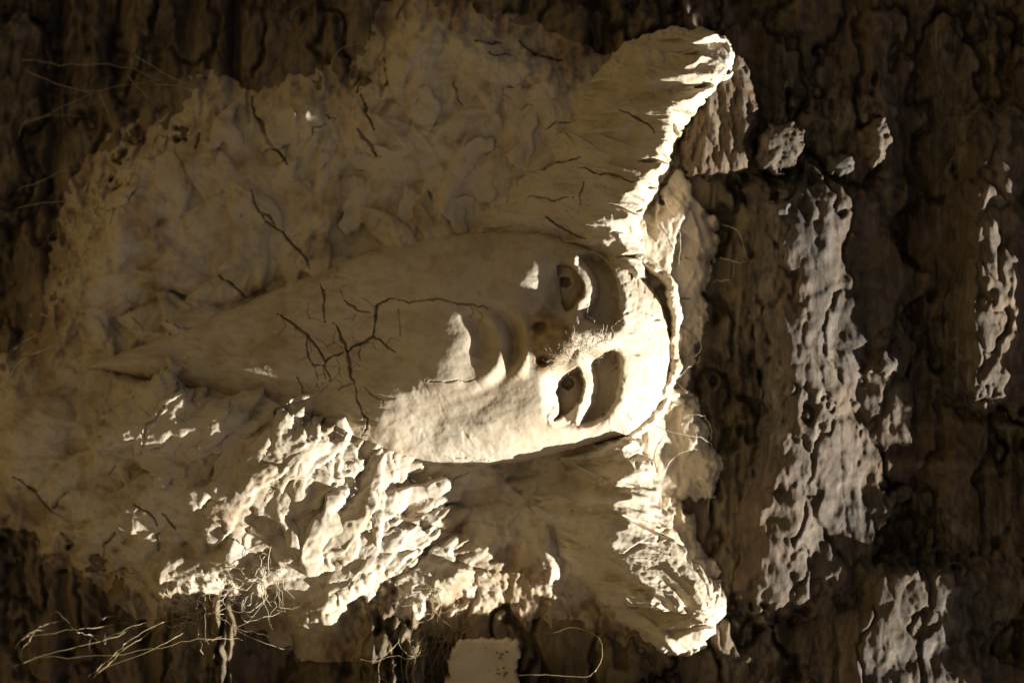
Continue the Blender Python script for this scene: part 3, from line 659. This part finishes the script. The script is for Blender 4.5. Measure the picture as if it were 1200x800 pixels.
for kf, (L, r, m) in enumerate((([(0, 715), (170, 650), (400, 590), (530, 545), (620, 520)], 1.1, M_FIBRE), ([(340, 765), (470, 650), (560, 570), (680, 505), (760, 490)], 1.2, M_FIBRE), ([(370, 760), (480, 660), (570, 590), (660, 530)], 1.0, M_FIBRE), ([(390, 720), (600, 640), (740, 570), (800, 540)], 1.1, M_FIBRE),
          ([(100, 670), (400, 650), (700, 600), (900, 560), (1050, 575)], 1.0, M_FIBRE), ([(190, 465), (250, 495), (300, 540), (345, 560), (400, 575)], 1.0, M_FIBRE_PALE), ([(30, 670), (90, 580), (150, 520), (240, 505)], .8, M_FIBRE), ([(0, 640), (70, 570), (110, 545), (160, 540)], .9, M_FIBRE),
          ([(30, 580), (250, 545), (400, 525), (520, 512)], 1.0, M_FIBRE), ([(350, 575), (430, 580), (560, 515), (680, 500)], .8, M_FIBRE), ([(1020, 515), (1100, 485), (1240, 445)], .9, M_FIBRE), ([(1020, 525), (1200, 600), (1300, 640)], .7, M_FIBRE), ([(840, 500), (860, 555), (900, 570), (960, 560)], .7, M_FIBRE),
          ([(865, 560), (870, 610), (875, 660)], .6, M_FIBRE_PALE), ([(420, 540), (435, 600), (410, 570)], .6, M_FIBRE), ([(355, 640), (365, 570)], .7, M_FIBRE_PALE), ([(400, 492), (460, 484)], .9, M_FIBRE_PALE), ([(1040, 430), (1080, 468), (1120, 470)], .7, M_FIBRE))):
    fibre(z8(L), 8, None, 40, r * .65, m, L1[kf], G1)
z6 = lambda L: [(a * .5625, 350 + b * .5625) for a, b in L]
for kf, L in enumerate(([(0, 105), (75, 65)], [(0, 150), (40, 110), (92, 65)], [(20, 130), (115, 90)], [(60, 30), (92, 42)], [(-4, 180), (20, 130)])):
    fibre(z6(L), 10, None, 30, .7, M_FIBRE_PALE, ['pale straight straw above the curved one at the beard tip', 'curved pale straw rising beside the tip of the beard', 'pale straw crossing the curved one at the beard tip', 'tiny separate pale straw above the others at the beard tip', 'short stub of straw below the curved one at the beard tip'][kf], 'straws beside the beard tip')
z7 = lambda L: [(a * .4167, b * .4167) for a, b in L]
for kf, L in enumerate(([(0, 130), (120, 150), (300, 160), (440, 215)], [(0, 330), (120, 280), (250, 220)], [(320, 180), (370, 240), (430, 300)], [(345, 130), (450, 195), (540, 230)], [(0, 520), (130, 470), (220, 455)], [(0, 570), (130, 555), (200, 560)], [(400, 215), (480, 225), (560, 250)], [(920, 210), (930, 140), (980, 110), (1060, 112)], [(20, 170), (200, 230), (420, 200)], [(0, 360), (40, 310), (200, 300)], [(240, 240), (280, 330), (300, 420)])):
    fibre(z7(L), 2, None, 8, .45, M_FIBRE, ['long thin rootlet bowing across shaded bark to the matted fibres', 'slanting rootlet below the long bowed one on shaded bark', 'steep short rootlet dropping into the hole at the clay edge', 'straight rootlet slanting down onto the clay edge above the hole', 'low rootlet slanting from bark to the matted fibres beside the beard', 'level rootlet just below the low slanting one', 'short rootlet lying along the clay edge beside the hole', 'hooked rootlet curling up the bark above cracked clay', 'sagging rootlet crossing the long bowed one on shaded bark', 'kinked rootlet running level beside the slanting one', 'near upright rootlet among the matted fibres beside the hole'][kf], 'rootlets on the bark above the beard')
zr1 = lambda L: [(740 + a / 4, 220 + b / 4) for a, b in L]
zr2 = lambda L: [(740 + a * .275, 420 + b * .275) for a, b in L]
G4 = 'rootlets beside the forehead'
L4 = ['long arched pale rootlet lying on thin clay below the upper ear', 'short straight rootlet jutting from thin clay onto bark', 'rootlet bent at a right angle beside the thin clay edge', 'faint bowed rootlet over bark beside the upper thin clay',
      'small hooked rootlet at the thin clay notch beside the forehead', 'slanting rootlet crossing the narrow neck of thin clay', 'tiny looped rootlet on bark beside the narrow neck of clay', 'straight pale rootlet running from the forehead rim across thin clay',
      'rounded loop of rootlet on bark beside the lower thin clay', 'rootlet dangling straight over a gap near the lower ear', 'short curved rootlet pressed into thin clay above the lower ear']
for kf, L in enumerate((zr1([(160, 50), (215, 150), (232, 260), (225, 400)]), zr1([(430, 325), (500, 338), (560, 340)]), zr1([(400, 440), (490, 415), (495, 340)]), zr1([(440, 160), (520, 200), (560, 330)]), zr1([(300, 800), (335, 760), (330, 690)]), zr2([(190, 100), (250, 40), (300, 5), (290, -10)]), zr2([(205, 110), (245, 150), (200, 140)]),
          zr2([(105, 290), (200, 320), (320, 350), (355, 400)]), zr2([(250, 245), (310, 245), (345, 290), (345, 350), (310, 370)]), zr2([(300, 500), (340, 560), (335, 665)]), zr2([(130, 500), (210, 410), (300, 390)]))):
    fibre(L, 2, None, 8, .6, M_FIBRE_PALE, L4[kf], G4)
o = fibre([(480 + a * .2, 690 + b * .2) for a, b in [(640, 520), (800, 515), (960, 522), (1060, 515), (1120, 440), (1130, 350), (1090, 280), (960, 235), (850, 270)]], 20, 22, 22, .8, M_FIBRE, 'pale looped root fibre on dark bark beside the clay slab', 'x')
del o['group']

def tangle(name, label, n, centre, spread, hfun, L, r, mat, rnd, follow=None, turn=.7):
    lines = []
    for k in range(n):
        a, b = centre(rnd); h = hfun(a, b) + abs(rnd.gauss(0, 2.5)) + 1; t = rnd.uniform(0, 6.28) if follow is None else follow + rnd.gauss(0, .5)
        pts = []; steps = rnd.randint(5, 14); st = rnd.uniform(*L) / steps
        for i in range(steps):
            pts.append(wpos(a, b, max(h, hfun(a, b) + .8))); t += rnd.gauss(0, turn) ; a += st * math.cos(t); b += st * math.sin(t); h += rnd.gauss(0, 1.2)
        lines.append((pts, r * rnd.uniform(.6, 1.2) * S))
    o = link(name, tube(name, lines, mat, 3)); tag(o, label, 'fibres'); o['kind'] = 'stuff'; return o
rt = random.Random(31)
fh = lambda a, b: FH[int(min(max(b - 256, 0), 299)), int(min(max(a - 84, 0), 706))]
def c_nose(r): t = r.random(); return 640 + 72 * t + r.gauss(0, 6), 428 - 34 * t + r.gauss(0, 7)
tangle('root_hair_tangle', 'tangle of fine pale root hairs caught across the clay nose', 80, c_nose, 0, fh, (14, 36), .36, M_FIBRE_PALE, rt)
o = fibre([(693, 345), (687, 368), (695, 377), (687, 388), (668, 404)], 100, 132, 16, .6, M_FIBRE_PALE, 'single bent rootlet rising from the nose toward the shaded eye', 'x'); del o['group']
o = fibre([(617, 368), (622, 376), (619, 388)], 122, 126, 2, .6, M_FIBRE_PALE, 'tiny pale rootlet sticking up from the upper lip', 'x'); del o['group']
def c_left(r): t = r.random(); return 205 + 120 * t + r.gauss(0, 8), 732 - 60 * t + r.gauss(0, 9)
tangle('fibre_clump', 'matted clump of straw fibres hanging under the sunlit smeared clay', 110, c_left, 0, gh, (25, 80), .5, M_FIBRE_PALE, rt)
def c_mid(r): t = r.random(); return 500 + 60 * math.sin(t * 3) - 60 * t + r.gauss(0, 9), 690 + 90 * t + r.gauss(0, 9)
tangle('fibre_clump', 'loose straw fibres spilling over bark between sunlit clay and clay slab', 60, c_mid, 0, gh, (25, 90), .5, M_FIBRE, rt, 2.0, .35)
def c_tl(r): t = r.random(); return 70 + 150 * t * t + r.gauss(0, 14), 300 - 160 * t + r.gauss(0, 16)
tangle('fibre_clump', 'shaded dry fibres matted along the upper edge of the clay', 55, c_tl, 0, gh, (20, 70), .5, M_FIBRE, rt, 1.5, .4)
